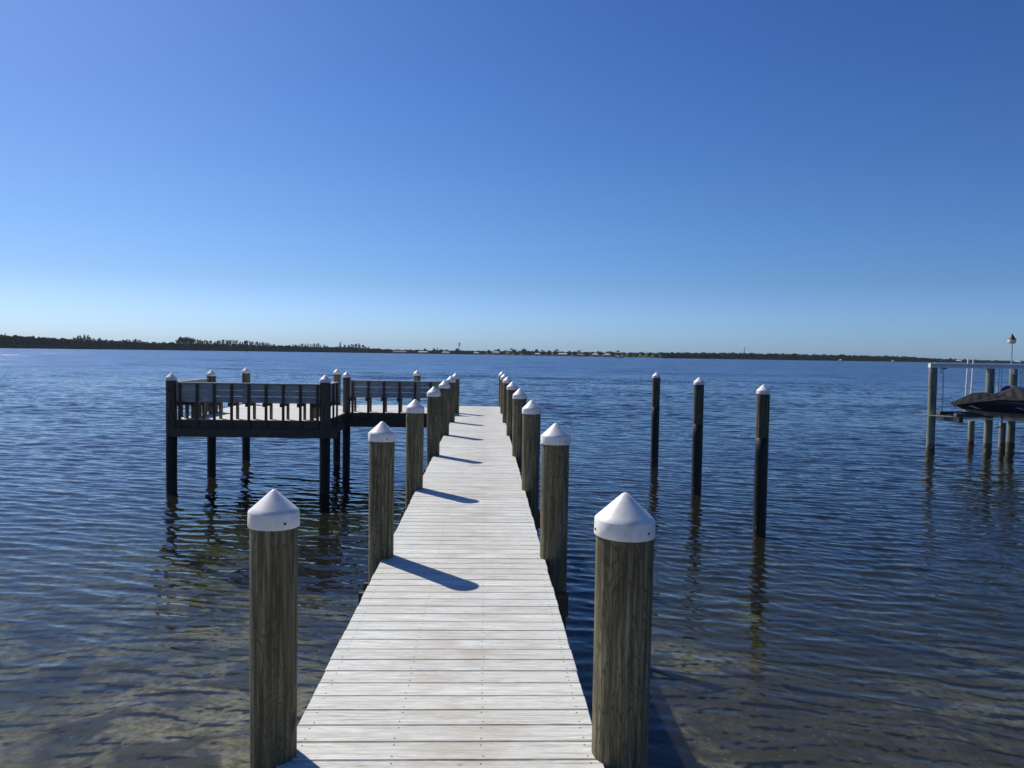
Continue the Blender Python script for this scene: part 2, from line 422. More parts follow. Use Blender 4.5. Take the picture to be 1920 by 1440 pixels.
def bench(p0, p1, inward, label, n, ends=(0, 0)):
    """a bench along p0->p1 (xy) with its backrest on that line and its seat on the inward side"""
    p0 = Vector((*p0, DECK)); p1 = Vector((*p1, DECK)); d = (p1-p0); Ln = d.length; d.normalize()
    w = Vector((*inward, 0)); t = thing('dock_bench', label, 'bench', tuple(p0), 'built-in benches on the platform')
    def bx(l0, l1, w0, w1, z0, z1, tilt=0.0):
        v = []
        for z in (z0, z1):
            for ww in (w0, w1):
                for l in (l0, l1):
                    q = p0+d*l+w*(ww-tilt*(z-.42)); v.append((q.x, q.y, DECK+z))
        return v
    FC = [(0, 2, 3, 1), (4, 5, 7, 6), (0, 1, 5, 4), (2, 6, 7, 3), (0, 4, 6, 2), (1, 3, 7, 5)]
    tl = .0
    br = MB()
    for z0, z1 in ((.43, .560), (.568, .700), (.708, .850)):
        br.add(bx(0, Ln, .045, .072, z0, z1, tl), FC)
    br.add(bx(-.0, Ln, .0, .11, .853, .878, tl), FC)
    obj('backrest', br, MAT['grey'], t)
    st = MB()
    for k in range(3):
        st.add(bx(0, Ln, .085+k*.142, .085+k*.142+.137, .415, .440), FC)
    obj('seat', st, MAT['grey'], t)
    for k in range(n):
        l = .05+(Ln-.14)*k/(n-1)
        obj('back_post', MB().add(bx(l, l+.058, .0, .043, -.19, .852, 0), FC), MAT['lum'], t)
        obj('seat_brace', MB().add(bx(l-.042, l-.002, -.03, .46, .325, .414), FC), MAT['lum'], t)
        obj('leg', MB().add(bx(l+.004, l+.054, .40, .489, .002, .412), FC), MAT['tan'], t)
    return t
bench((AX0+.14, yA-.0445), (AX1-.10, yA-.0445), (0, 1), 'near built-in bench with grey slatted backrest and dark posts, along the platform front', 9)
bench((AX0-.065, FY+.25), (AX0-.065, 19.9), (1, 0), 'built-in bench along the platform\'s left side, seen end-on behind the near bench', 6)
bench((AX1+.067, FY+.22), (AX1+.067, 18.9), (-1, 0), 'built-in bench seen end-on beside the gap, right side of the near platform', 3)
bench((AX1+.12, yB-.0445), (DX0-.16, yB-.0445), (0, 1), 'farther built-in bench with grey slatted backrest, next to the walkway', 7)

# ------------------------------------------------------------------ boat lift on the right
LY = 26.5
LXL = atY(1748, LY, 760)
def lpil(px, Y, top, r, lab, m='pile_old'):
    piling(atY(px, Y, 740), Y, r, top, lab, 'weathered pilings of the boat lift', m=m, name='lift_piling', cap=False, bottom_r=r*.97, barn=True)
BT = 3.25
lpil(1748, LY, BT-.15, .140, 'weathered greenish piling alone under the left end of the lift beam')
lpil(1855.5, LY, BT-.15, .135, 'weathered greenish piling rising behind the covered boat, under the middle of the beam')
lpil(1898.5, LY+.5, BT-.15, .135, 'weathered greenish piling under the beam below the lamp')
lpil(1823.5, 28.2, 1.05, .115, 'short weathered piling below the covered boat, leftmost of the short ones')
lpil(1882.5, 26.9, 1.10, .110, 'short dark piling below the covered boat, close to the lamp piling')
lpil(1748+340, LY, BT-.15, .135, 'weathered greenish piling under the right end of the lift beam')
lift = thing('boat_lift', 'pale metal boat lift frame with cables and cradle over the water on the right', 'boat lift', (LXL, LY, 0))
XR = LXL+6.9
b = MB(); x0 = LXL-.16
b.box((x0, LY-.08, BT-.15), (XR, LY+.08, BT-.135)); b.box((x0, LY-.08, BT-.015), (XR, LY+.08, BT)); b.box((x0, LY-.008, BT-.134), (XR, LY+.008, BT-.016))
b.box((x0-.006, LY-.08, BT-.15), (x0, LY+.08, BT))
obj('top_beam', b, MAT['galv'], lift)
for dx in (.02, .75, 3.0, 4.6):
    obj('beam_bolt', MB().tube([(LXL+dx, LY-.02, BT), (LXL+dx, LY-.02, BT+.035)], .03, 8), MAT['alu'], lift)
for dx in (.26, 2.12, 2.95):
    obj('beam_bracket', MB().box((LXL+dx-.07, LY-.10, BT-.36), (LXL+dx+.0, LY-.082, BT-.16)), MAT['galv'], lift)
CRZ = 1.42
for px in (1766, 1767.6, 1871, 1876, 1911, 1914.5):
    X = atY(px, LY, 730)
    obj('cable', MB().tube([(X, LY-.03, BT-.15), (X+.01, LY-.03, CRZ)], .007, 6), MAT['steel'], lift)
X = atY(1767, LY, 700)
obj('pulley', MB().tube([(X-.10, LY-.03, BT-.17), (X+.14, LY-.03, BT-.17)], .022, 8), MAT['steel'], lift)
# cradle: two dark cross beams running away from the viewer, bunks lying across them
for k, px in enumerate((1767, 1905)):
    X = atY(px, LY-.1, 785)
    obj('cradle_beam', MB().box((X, LY-1.05, CRZ-.23), (X+.14, LY+.6, CRZ-.03)), MAT['steel'], lift)
obj('cradle_beam', MB().box((X-2.4, LY-.12, CRZ-.16), (X-1.4, LY-.02, CRZ-.035)), MAT['steel'], lift)
for dy in (-.95, .0):
    obj('bunk', MB().box((LXL+.30, LY+dy, CRZ-.028), (LXL+6.2, LY+dy+.16, CRZ+.10)), MAT['carpet'], lift)
xa, ya = LXL-.55, LY+.2
P0 = Vector((xa, ya, CRZ-.06)); P1 = Vector((LXL+3.2, LY-3.4, CRZ-.06))
b = MB(); dd = (P1-P0).normalized(); nn = Vector((-dd.y, dd.x, 0))*.06
b.add([P0-nn, P1-nn, P1+nn, P0+nn, P0-nn+Vector((0, 0, .028)), P1-nn+Vector((0, 0, .028)), P1+nn+Vector((0, 0, .028)), P0+nn+Vector((0, 0, .028))],
      [(3, 2, 1, 0), (4, 5, 6, 7), (0, 1, 5, 4), (1, 2, 6, 5), (2, 3, 7, 6), (3, 0, 4, 7)])
obj('catwalk', b, MAT['galv'], lift)
b = MB(); X = atY(1878, LY-.5, 790); b.box((X-.15, LY-.52, CRZ-.42), (X+.03, LY-.47, CRZ-.38)); b.box((X-.01, LY-.52, CRZ-.38), (X+.03, LY-.47, CRZ-.03))
obj('bracket', b, MAT['steel'], lift)
for i, (px, top) in enumerate(((1814.5, 673.5), (1824.5, 673))):
    Y = LY+1.0; X = atY(px, Y, 700); zt = zat(px, top, Y)
    t = tag(obj('guide_pole', MB().tube([(X-.06, Y, CRZ-.1), (X, Y, zt)], .027, 12), MAT['white'], loc=(X-.06, Y, CRZ-.1)),
            ['thin white boat guide pole, left one of the pair beside the covered boat', 'thin white boat guide pole, right one of the pair beside the covered boat'][i], 'pole', 'white guide poles on the lift')
Y = LY+2.2; X = atY(1871, Y, 722); z = zat(1871, 722, Y)
tag(obj('ladder_rail', MB().tube([(X-.17, Y, z), (X+.12, Y, z), (X+.12, Y, z-.9)], .016, 8).tube([(X-.02, Y, z), (X-.02, Y, z-.9)], .014, 8), MAT['white'], loc=(X, Y, z-.9)),
    'small white tubular handrail behind the covered boat', 'handrail')
# lamp
Y = LY+.08; X = atY(1898, Y, 660); zt = zat(1897, 644, Y)
lt = thing('dock_lamp', 'white globe dock lamp with dark top on a thin pole above the lift beam', 'lamp', (X, Y, BT-.3))
obj('pole', MB().tube([(X, Y+.02, BT-.3), (X, Y+.02, zt+.03)], .022, 10), MAT['alu'], lt)
obj('lamp_shade', MB().lathe([(.001, -.01), (.07, -.01), (.118, .02), (.134, .07), (.136, .12), (.128, .15)], 24, (X-.03, Y, zt)), MAT['lampg'], lt)
obj('lamp_hood', MB().lathe([(.128, .14), (.136, .155), (.115, .18), (.075, .225), (.055, .28), (.03, .30), (.035, .325), (.012, .35), (.001, .355)], 20, (X-.03, Y, zt)), MAT['steel'], lt)

# covered boat (bow to the left)
BYc = LY-1.1; bx0 = atY(1787, BYc, 760)
boat = thing('covered_boat', 'dark navy boat under a black tented cover sitting on the lift', 'boat', (bx0+2.4, BYc, CRZ+.1))
LB = 5.0; zsheer = CRZ+.60
def hw(s): return .95*min(1, (max(s, 0)/.36))**.55*(1-.06*max(0, s-.5))          # half beam
NS, NP = 42, 11
hull = []; st_ = np.linspace(0, 1, NS)
sec = [(1.0, 1.0), (1.01, .86), (.98, .62), (.93, .42), (.84, .30), (.55, .14), (.2, .04), (0, 0)]
V = []; Fc = []; MI = []
for s in st_:
    w = hw(s)+.012; rise = .25*max(0, 1-s/.30)**1.7; zs = zsheer-.19*max(0, 1-s/.22)
    keel = CRZ+.005+rise; ox = (1-s)**6*0
    row = []
    for a, c in sec: row.append((bx0+s*LB+.05+.30*(1-c)*max(0, 1-s/.35), BYc-w*a, keel+(zs-keel)*c))
    row += [(p[0], 2*BYc-p[1], p[2]) for p in row[-2::-1]]
    V += row
nr = len(sec)*2-1
for i in range(NS-1):
    for j in range(nr-1):
        Fc.append((i*nr+j, i*nr+j+1, (i+1)*nr+j+1, (i+1)*nr+j)); MI.append(1 if 4 <= j <= nr-6 else 0)
Fc.append(tuple((NS-1)*nr+j for j in range(nr))); MI.append(0)
h = MB(); h.v = V; h.f = Fc; h.m = MI; h.sm = [True]*len(Fc)
ho = obj('hull', h, [MAT['navy'], MAT['gelg']], boat); sm_edges(ho, 40)
# silver swoosh decals, 4 mm proud of the near hull side
def swoosh(xa, xb, z, hgt):
    v = []; n = 12
    for i in range(n+1):
        q = i/n; x = xa+(xb-xa)*q; zc = z+.035*math.sin(q*2*PI*.8+.5); t = hgt*math.sin(PI*min(q*.92+.06, 1))
        s = (x-bx0)/LB; y = BYc-(hw(s)+.012)*1.012-.006
        v += [(x, y, zc-t/2), (x, y, zc+t/2)]
    return v, [(2*i, 2*i+2, 2*i+3, 2*i+1) for i in range(n)]
for xa, xb, z, t in ((bx0+.30, bx0+.62, CRZ+.36, .055), (bx0+1.55, bx0+1.95, CRZ+.35, .03), (bx0+1.98, bx0+2.6, CRZ+.36, .035)):
    v, f = swoosh(xa, xb, z, t); obj('decal', MB().add(v, f), MAT['silver'], ho)
for s in (-1,): obj('bow_ring', MB().tube([(bx0+.12, BYc, CRZ+.40), (bx0+.05, BYc, CRZ+.35), (bx0+.12, BYc, CRZ+.29)], .02, 8), MAT['silver'], ho)
def ridge(x):                                               # height of the cover's ridge above the sheer
    k = [(0, .02), (.25, .11), (.72, .24), (.95, .23), (1.5, .20), (1.75, .22), (2.12, .41), (2.25, .44), (2.6, .28), (3.6, .18), (5.05, .05)]
    for (a, u), (b2, w) in zip(k, k[1:]):
        if a <= x <= b2: return u+(w-u)*(x-a)/(b2-a)
    return .1
V = []; NC = 150; NA = 40
for i in range(NC+1):
    x = 5.06*i/NC; s = x/LB; w = hw(min(s, 1))+.04; zs = zsheer-.19*max(0, 1-s/.22); r = ridge(x)+.02*math.sin(x*3)
    for j in range(NA+1):
        a = -1+2*j/NA; m_ = abs(a)
        if m_ > .86:
            q = (m_-.86)/.14; y = w*(1+.01*math.sin(x*9)); z = zs+.045-q*(.075+.015*math.sin(x*3.1+1)+.008*math.sin(x*11))
        else:
            q = m_/.86; y = w*q; prof = (1-q**1.25); z = zs+.045+r*prof-.05*math.sin(PI*q)*(.6+.4*math.sin(x*2.2))
            fold = math.sin((x-2.2)*16/(.5+q*1.6)+q*3)*.020*q*(1-q)*4 + .014*math.sin(x*23+q*9)*q*(1-q)*3
            z += fold
        V.append((bx0-.03+x, BYc+math.copysign(y, a), z))
Fc = [(i*(NA+1)+j, (i+1)*(NA+1)+j, (i+1)*(NA+1)+j+1, i*(NA+1)+j+1) for i in range(NC) for j in range(NA)]
co = obj('cover', MB().add(V, Fc, 0, True), MAT['cover'], boat)
b = MB(); v = []
for i in range(13):
    q = i/12
    for j in range(7):
        u = j/6-.5; v.append((bx0+2.30+q*1.6, BYc+.45+u*.9, zsheer+.50-.12*q-u*u*.8+.012*math.sin(q*20+u*6)))
b.add(v, [(i*7+j, (i+1)*7+j, (i+1)*7+j+1, i*7+j+1) for i in range(12) for j in range(6)], 0, True)
o = obj('folded_canopy', b, MAT['blue'], boat); md = o.modifiers.new('solid', 'SOLIDIFY'); md.thickness = .05

# ------------------------------------------------------------------ seabed, water
def grid_mesh(name, X, Y, Z, mats):
    n, m = X.shape
    v = np.stack([X, Y, Z], -1).reshape(-1, 3).astype(np.float32)
    i, j = np.meshgrid(np.arange(n-1), np.arange(m-1), indexing='ij'); a = (i*m+j).ravel()
    f = np.stack([a, a+m, a+m+1, a+1], 1)
    # counter-clockwise seen from above
    p0, p1, p2 = v[f[0, 0]], v[f[0, 1]], v[f[0, 2]]
    if np.cross(p1-p0, p2-p0)[2] < 0: f = f[:, ::-1]
    me = bpy.data.meshes.new(name); me.vertices.add(len(v)); me.vertices.foreach_set('co', v.ravel())
    me.loops.add(f.size); me.loops.foreach_set('vertex_index', np.ascontiguousarray(f).ravel().astype(np.int32))
    me.polygons.add(len(f)); me.polygons.foreach_set('loop_start', np.arange(0, f.size, 4, dtype=np.int32))
    me.polygons.foreach_set('use_smooth', np.ones(len(f), dtype=bool))
    me.materials.append(mats); me.update(calc_edges=True); me.validate()
    o = bpy.data.objects.new(name, me); COL.objects.link(o); return o
def m_seabed():
    m, nt, b = mat('seabed_sand_and_weed')
    p = N(nt, 'ShaderNodeNewGeometry').outputs['Position']
    n1 = noise(nt, p, 1.1, 6, .62, .6).outputs[0]; n2 = noise(nt, p, 9, 6, .7).outputs[0]; n3 = noise(nt, p, .35, 4, .6).outputs[0]
    c = ramp(nt, n2, [(.36, (.24, .19, .12)), (.5, (.50, .41, .27)), (.64, (.72, .62, .45))]).outputs[0]
    c = mixc(nt, ramp(nt, n1, [(.46, g(0)), (.56, g(.88))]).outputs[0], c, (.060, .052, .032))
    sx = N(nt, 'ShaderNodeSeparateXYZ'); L(nt, p, sx.inputs[0])
    n3 = mth(nt, 'ADD', n3, mth(nt, 'MULTIPLY', mth(nt, 'MINIMUM', mth(nt, 'MAXIMUM', sx.outputs[0], -3.0), 3.0), .028))   # more weed right of the pier
    c = mixc(nt, ramp(nt, n3, [(.44, g(0)), (.58, g(.85))]).outputs[0], c, (.075, .066, .040))
    vo = N(nt, 'ShaderNodeTexVoronoi'); vo.inputs['Scale'].default_value = 7; L(nt, p, vo.inputs['Vector'])
    sp = ramp(nt, mth(nt, 'ADD', vo.outputs['Distance'], mth(nt, 'MULTIPLY', n2, .1)), [(.10, g(.8)), (.16, g(0))]).outputs[0]
    c = mixc(nt, sp, c, (.56, .52, .42))
    L(nt, c, b.inputs['Base Color']); b.inputs['Roughness'].default_value = .9
    bump(nt, mth(nt, 'ADD', n2, n1), .8, .05, b); return m
rr = np.concatenate([np.linspace(.05, 45, 220), np.geomspace(46, 4600, 40)])
th = np.linspace(0, 2*PI, 241)
Rg, T = np.meshgrid(rr, th, indexing='ij'); X = Rg*np.sin(T); Y = Rg*np.cos(T)
Z = seabed_z(X, Y)+.03*np.sin(X*2.7+np.sin(Y*1.9))*np.sin(Y*2.3+.7*np.sin(X*1.3))
Z[:, -1] = Z[:, 0]
o = grid_mesh('seabed', X, Y, Z, m_seabed()); o['kind'] = 'structure'

def m_water():
    m = bpy.data.materials.new('bay_water'); m.use_nodes = True; nt = m.node_tree; nt.nodes.clear()
    out = N(nt, 'ShaderNodeOutputMaterial')
    geo = N(nt, 'ShaderNodeNewGeometry'); p = geo.outputs['Position']
    sep = N(nt, 'ShaderNodeSeparateXYZ'); L(nt, p, sep.inputs[0])
    flat = N(nt, 'ShaderNodeCombineXYZ'); L(nt, sep.outputs[0], flat.inputs[0]); L(nt, sep.outputs[1], flat.inputs[1])
    ln = N(nt, 'ShaderNodeVectorMath'); ln.operation = 'LENGTH'; L(nt, flat.outputs[0], ln.inputs[0]); r = ln.outputs['Value']
    def slope(scale_vec, detail, rough):
        n = noise(nt, vmul(nt, flat.outputs[0], scale_vec), 1, detail, rough)
        s = N(nt, 'ShaderNodeVectorMath'); s.operation = 'SUBTRACT'; L(nt, n.outputs['Color'], s.inputs[0]); s.inputs[1].default_value = (.5, .5, .5)
        return s.outputs[0]
    s1 = slope((1.6, 3.4, 1), 4, .65); s2 = slope((9, 17, 1), 2, .55); s3 = slope((.10, .22, 1), 4, .7)
    mr = N(nt, 'ShaderNodeMapRange'); mr.interpolation_type = 'SMOOTHSTEP'
    L(nt, r, mr.inputs[0]); mr.inputs[1].default_value = 7; mr.inputs[2].default_value = 120; mr.inputs[3].default_value = WN; mr.inputs[4].default_value = WF
    far = mth(nt, 'MULTIPLY', N(nt, 'ShaderNodeMapRange').outputs[0], 0.0) if False else mth(nt, 'SUBTRACT', mr.outputs[0], WN)
    # wind patches: calmer and rougher streaks of the surface
    wp = noise(nt, vmul(nt, flat.outputs[0], (.05, .11, 1)), 1, 9, .75).outputs[0]
    wpm = N(nt, 'ShaderNodeMapRange'); L(nt, wp, wpm.inputs[0]); wpm.inputs[1].default_value = .3; wpm.inputs[2].default_value = .7; wpm.inputs[3].default_value = .40; wpm.inputs[4].default_value = 1.6
    amp = mth(nt, 'MULTIPLY', mr.outputs[0], wpm.outputs[0])
    def sc(v, k):
        n = N(nt, 'ShaderNodeVectorMath'); n.operation = 'SCALE'; L(nt, v, n.inputs[0])
        if isinstance(k, (int, float)): n.inputs['Scale'].default_value = k
        else: L(nt, k, n.inputs['Scale'])
        return n.outputs[0]
    def va(a, c):
        n = N(nt, 'ShaderNodeVectorMath'); L(nt, a, n.inputs[0]); L(nt, c, n.inputs[1]); return n.outputs[0]
    s4 = slope((.022, .040, 1), 5, .72)
    sl = va(va(va(sc(s1, amp), sc(s2, mth(nt, 'MULTIPLY', amp, .55))), sc(s3, mth(nt, 'MULTIPLY', far, 1.0))), sc(s4, mth(nt, 'MULTIPLY', far, .8)))
    sl = vmul(nt, sl, (1, 1, 0))
    nn = N(nt, 'ShaderNodeVectorMath'); nn.operation = 'NORMALIZE'; L(nt, va(geo.outputs['Normal'], sl), nn.inputs[0]); nrm = nn.outputs[0]
    fr = N(nt, 'ShaderNodeFresnel'); fr.inputs['IOR'].default_value = 1.333; L(nt, nrm, fr.inputs['Normal'])
    gl = N(nt, 'ShaderNodeBsdfGlossy'); gl.distribution = 'BECKMANN'; 
    rg = N(nt, 'ShaderNodeMapRange'); L(nt, r, rg.inputs[0]); rg.inputs[1].default_value = 8; rg.inputs[2].default_value = 150; rg.inputs[3].default_value = .075; rg.inputs[4].default_value = RF
    L(nt, rg.outputs[0], gl.inputs['Roughness']); L(nt, nrm, gl.inputs['Normal'])
    gl.inputs['Color'].default_value = (1, 1, 1, 1)
    tr = N(nt, 'ShaderNodeBsdfTransparent'); tr.inputs['Color'].default_value = (.95, .97, .95, 1)
    df = N(nt, 'ShaderNodeBsdfDiffuse'); df.inputs['Color'].default_value = (*WC, 1)
    mb = N(nt, 'ShaderNodeMixShader'); mb.inputs[0].default_value = WD; L(nt, tr.outputs[0], mb.inputs[1]); L(nt, df.outputs[0], mb.inputs[2])
    mx = N(nt, 'ShaderNodeMixShader'); L(nt, fr.outputs[0], mx.inputs[0]); L(nt, mb.outputs[0], mx.inputs[1]); L(nt, gl.outputs[0], mx.inputs[2])
    L(nt, mx.outputs[0], out.inputs['Surface'])
    ab = N(nt, 'ShaderNodeVolumeAbsorption'); ab.inputs['Color'].default_value = (.45, .55, .48, 1); ab.inputs['Density'].default_value = .42
    L(nt, ab.outputs[0], out.inputs['Volume'])
    return m
WN, WF = .13, 1.0; RF = .33          # strength of the small ripples near / where the modelled waves have faded out
WC = (.060, .062, .045); WD = .20
rr = np.concatenate([np.linspace(.05, 1.5, 12)[:-1], np.geomspace(1.5, 165, 1650), np.geomspace(168, 4600, 60)])
th = np.concatenate([np.linspace(-180, -52, 40)[:-1], np.linspace(-52, 52, 820), np.linspace(52, 180, 40)[1:]])
T, Rg = np.meshgrid(np.radians(th), rr, indexing='xy'); X = Rg*np.sin(T); Y = Rg*np.cos(T)
Z = np.zeros_like(X); DXg = np.zeros_like(X); DYg = np.zeros_like(X)
NW = 90; lam = np.geomspace(.075, 1.9, NW)
main = R(-104)                                              # direction of travel: towards the camera, a little to the left
spec = np.exp(-.5*((np.log(lam)-np.log(.29))/.66)**2)
spec = spec/np.sqrt((spec**2).sum())
SL = .100                                                   # rms slope
NB = 46; lam = np.concatenate([lam, np.geomspace(.55, 4.5, NB)])   # second set: the larger chop of the open bay
sp2 = np.exp(-.5*((np.log(lam[NW:])-np.log(1.15))/.5)**2); sp2 = sp2/np.sqrt((sp2**2).sum())*.062/SL
spec = np.concatenate([spec, sp2])
for i in range(NW+NB):
    a = main+RNG.normal(0, .26+.30*(lam[i] < .3)+.22*(i >= NW)); k = 2*PI/lam[i]
    kx, ky = k*math.cos(a), k*math.sin(a); sl_ = SL*spec[i]*math.sqrt(2); A = sl_/k
    fade = np.clip(1.6-.6*Rg/(lam[i]/.0085), 0, 1)*(np.clip((Rg-10)/35, 0, 1) if i >= NW else 1)        # drop a wave where the grid can no longer carry it
    fade = fade*np.clip((160-Rg)/60, 0, 1)
    ph = kx*X+ky*Y+RNG.uniform(0, 6.28)
    Z += A*fade*np.cos(ph); DXg += -.7*A*fade*math.cos(a)*np.sin(ph); DYg += -.7*A*fade*math.sin(a)*np.sin(ph)
gust = 1+.30*np.sin(X*.21+.6*np.sin(Y*.13)+1)*np.sin(Y*.17+.5)
# the shallows near the shore are calmer
q_ = np.clip((Rg-4)/11, 0, 1); calm = .24+.76*q_*q_*(3-2*q_)
Z *= gust*calm
X = X+DXg*calm; Y = Y+DYg*calm
for A_ in (X, Y, Z): A_[:, -1] = A_[:, 0]
o = grid_mesh('water', X, Y, Z, m_water()); o['kind'] = 'structure'

# ------------------------------------------------------------------ far shore
WL = [(-900, 640), (0, 652.5), (320, 656.6), (640, 661), (910, 665), (1240, 671.5), (1740, 679), (1920, 681.8), (2700, 694)]
def lerp(tab, x):
    xs, ys = zip(*tab); return float(np.interp(x, xs, ys))
def shore(px):                                              # waterline point of the far shore in column px
    d = ray(px, lerp(WL, px)); t = -CZ/d[2]; return d*t + np.array([0, 0, CZ])
TOPS = [(-900, 618), (0, 633), (50, 634), (100, 637), (200, 640), (300, 644), (400, 645), (500, 648), (600, 650.5), (640, 651), (700, 653.5), (740, 656), (860, 657.5),
        (1000, 658.8), (1100, 660.5), (1160, 661.5), (1180, 661.5), (1240, 661.5), (1400, 662.5), (1500, 665), (1600, 667.2), (1700, 670), (1750, 673.5), (1800, 675.5), (1920, 678.5), (2700, 690)]
def tall(px):
    p = shore(px); dist = math.hypot(p[0], p[1]); return (lerp(WL, px)-lerp(TOPS, px))/F*dist
def shore_obj(name, px0, px1, step, rows, matname, label, cat, leafden, back=0):
    b = MB(); cols = np.arange(px0, px1+.1, step); V = []
    for ip, px in enumerate(cols):
        p = shore(px); d = p[:2]/np.linalg.norm(p[:2]); H = tall(px)
        for k in range(rows):
            q = k/(rows-1); prof = min(1, .55+q*2.2)*(1 if q < .75 else 1-(q-.75)*2)
            h_ = H*.80*prof*(1+.22*math.sin(ip*1.3+k*2.1)+.12*math.sin(ip*.37+k)) if k else -.3
            V.append((p[0]+d[0]*(back+q*26), p[1]+d[1]*(back+q*26), max(h_, -.4) if k else -.4))
    b.add(V, [(i*rows+j, (i+1)*rows+j, (i+1)*rows+j+1, i*rows+j+1) for i in range(len(cols)-1) for j in range(rows-1)], 0, False)
    # leaf clumps
    n = int((px1-px0)*leafden)
    for _ in range(n):
        px = RNG.uniform(px0, px1); p = shore(px); d = p[:2]/np.linalg.norm(p[:2]); H = tall(px)
        q = RNG.uniform(0, 1)**1.3; clump = .5+.5*math.sin(px*.35+2*math.sin(px*.09))*math.sin(px*.11+1)
        z = RNG.uniform(.02, 1.0)**.7*H*(.80+.24*clump)
        yy = back+q*10+ (z/H)*6
        c = np.array([p[0]+d[0]*yy, p[1]+d[1]*yy, z]); s = RNG.uniform(.5, 1.3)
        u = RNG.normal(size=3); u /= np.linalg.norm(u); w = np.cross(u, RNG.normal(size=3)); w /= np.linalg.norm(w)
        b.add([c-u*s-w*s*.6, c+u*s-w*s*.6, c+u*s+w*s*.6, c-u*s+w*s*.6], [(0, 1, 2, 3)])
    o = obj(name, b, MAT[matname]); o['kind'] = 'stuff'; tag(o, label, cat); return o
shore_obj('mangrove_belt', -240, 735, 2.5, 7, 'mangrove', 'dark green mangrove thicket lining the left half of the far shore', 'mangroves', 34)
shore_obj('low_scrub', 735, 1165, 2.5, 6, 'palm', 'low green scrub along the built-up middle of the far shore', 'scrub', 26, 14)
shore_obj('mangrove_belt', 1165, 2200, 2.5, 7, 'mangrove', 'hazy green mangrove thicket lining the right half of the far shore', 'mangroves', 34)
# the land itself
b = MB(); cols = np.arange(-800, 2600, 20); V = []
for px in cols:
    p = shore(px); d = p[:2]/np.linalg.norm(p[:2])
    for dd_, z in ((1, -1.5), (3, .35), (40, .9), (900, 1.2), (2200, 1.2)): V.append((p[0]+d[0]*dd_, p[1]+d[1]*dd_, z))
b.add(V, [(i*5+j, (i+1)*5+j, (i+1)*5+j+1, i*5+j+1) for i in range(len(cols)-1) for j in range(4)], 0, False)
o = obj('far_land', b, MAT['mangrove']); o['kind'] = 'structure'

# tree kinds: (crown mesh, trunk mesh), unit height 1, scaled
def leafquads(b, pts, s0, s1, flat=1.0):
    for c in pts:
        s = RNG.uniform(s0, s1); u = RNG.normal(size=3); u[2] *= flat; u /= np.linalg.norm(u)
        w = np.cross(u, RNG.normal(size=3)); w /= np.linalg.norm(w); c = np.array(c)
        b.add([c-u*s-w*s*.5, c+u*s-w*s*.5, c+u*s+w*s*.5, c-u*s+w*s*.5], [(0, 1, 2, 3)])
def tree_meshes(kind, seed):
    rg = np.random.default_rng(seed); b = MB(); tk = MB()
    if kind == 'pine':
        tk.tube([(0, 0, 0), (.01, 0, .5), (.0, 0, .96)], [.022, .014, .004], 6)
        pts = []
        for _ in range(40):                                 # upswept feathery branches
            z = .08+.87*rg.uniform(0, 1)**1.35; a = rg.uniform(0, 6.28); ln = .15*(1.05-z)**.6*rg.uniform(.5, 1.1)+.03
            for q in np.linspace(.15, 1, 9): pts.append((math.cos(a)*ln*q+rg.normal(0, .012), math.sin(a)*ln*q+rg.normal(0, .012), z+.11*q+rg.normal(0, .015)))
        leafquads(b, pts, .022, .046, 2.2)
    elif kind == 'round':
        tk.tube([(0, 0, 0), (.02, 0, .35), (.0, .02, .6)], [.03, .022, .012], 6)
        pts = []
        for _ in range(13):
            a = rg.uniform(0, 6.28); q = rg.uniform(0, .30); c = (math.cos(a)*q, math.sin(a)*q, rg.uniform(.42, .88)-.4*q); r0 = rg.uniform(.08, .16)
            for _ in range(26):
                v = rg.normal(size=3); v = v/np.linalg.norm(v)*r0*rg.uniform(.6, 1.05); pts.append((c[0]+v[0], c[1]+v[1], c[2]+v[2]*.75))
        leafquads(b, pts, .04, .08)
    else:                                                   # palm
        tk.tube([(0, 0, 0), (.03, 0, .45), (.02, .0, .86)], [.022, .015, .012], 6)
        for k in range(15):
            a = k*2.4+rg.uniform(-.2, .2); up = rg.uniform(.02, .12)
            pts = [(.02+math.cos(a)*.24*q, math.sin(a)*.24*q, .86+up*math.sin(q*2.6)*1.4-.16*q*q) for q in np.linspace(0, 1, 6)]
            for p, q in zip(pts, pts[1:]):
                sx, sy = -math.sin(a)*.03, math.cos(a)*.03
                b.add([(p[0]-sx, p[1]-sy, p[2]-.02), (q[0]-sx, q[1]-sy, q[2]-.02), q, p], [(0, 1, 2, 3)])
                b.add([(p[0]+sx, p[1]+sy, p[2]-.02), (q[0]+sx, q[1]+sy, q[2]-.02), q, p], [(0, 1, 2, 3)])
    lm = MAT['pine' if kind == 'pine' else 'palm']
    return me_of(b, kind+'_crown', [lm]), me_of(tk, kind+'_trunk', [MAT['bark']])
KM = {k: [tree_meshes(k, s) for s in range(4)] for k in ('pine', 'round', 'palm')}
NM = {'pine': 'pine_tree', 'round': 'broadleaf_tree', 'palm': 'palm_tree'}
def tree(kind, px, topy, label, group=None, dd_=12, wide=1.0):
    p = shore(px); d = p[:2]/np.linalg.norm(p[:2]); P = (p[0]+d[0]*dd_, p[1]+d[1]*dd_)
    dist = math.hypot(*P); z0 = .5; yw = lerp(WL, px)
    Ht = max(2.5, zat(px, topy, P[1])-z0)
    t = thing(NM[kind], label, 'tree', (P[0], P[1], z0), group)
    cm, tm = KM[kind][int(RNG.integers(4))]; sc = (Ht*wide*RNG.uniform(.85, 1.2), Ht*wide*RNG.uniform(.85, 1.2), Ht); rz = RNG.uniform(0, 6.28)
    for nm, me in (('trunk', tm), ('crown', cm)):
        o = bpy.data.objects.new(nm, me); COL.objects.link(o); o.parent = t; o.scale = sc; o.rotation_euler = (0, 0, rz)
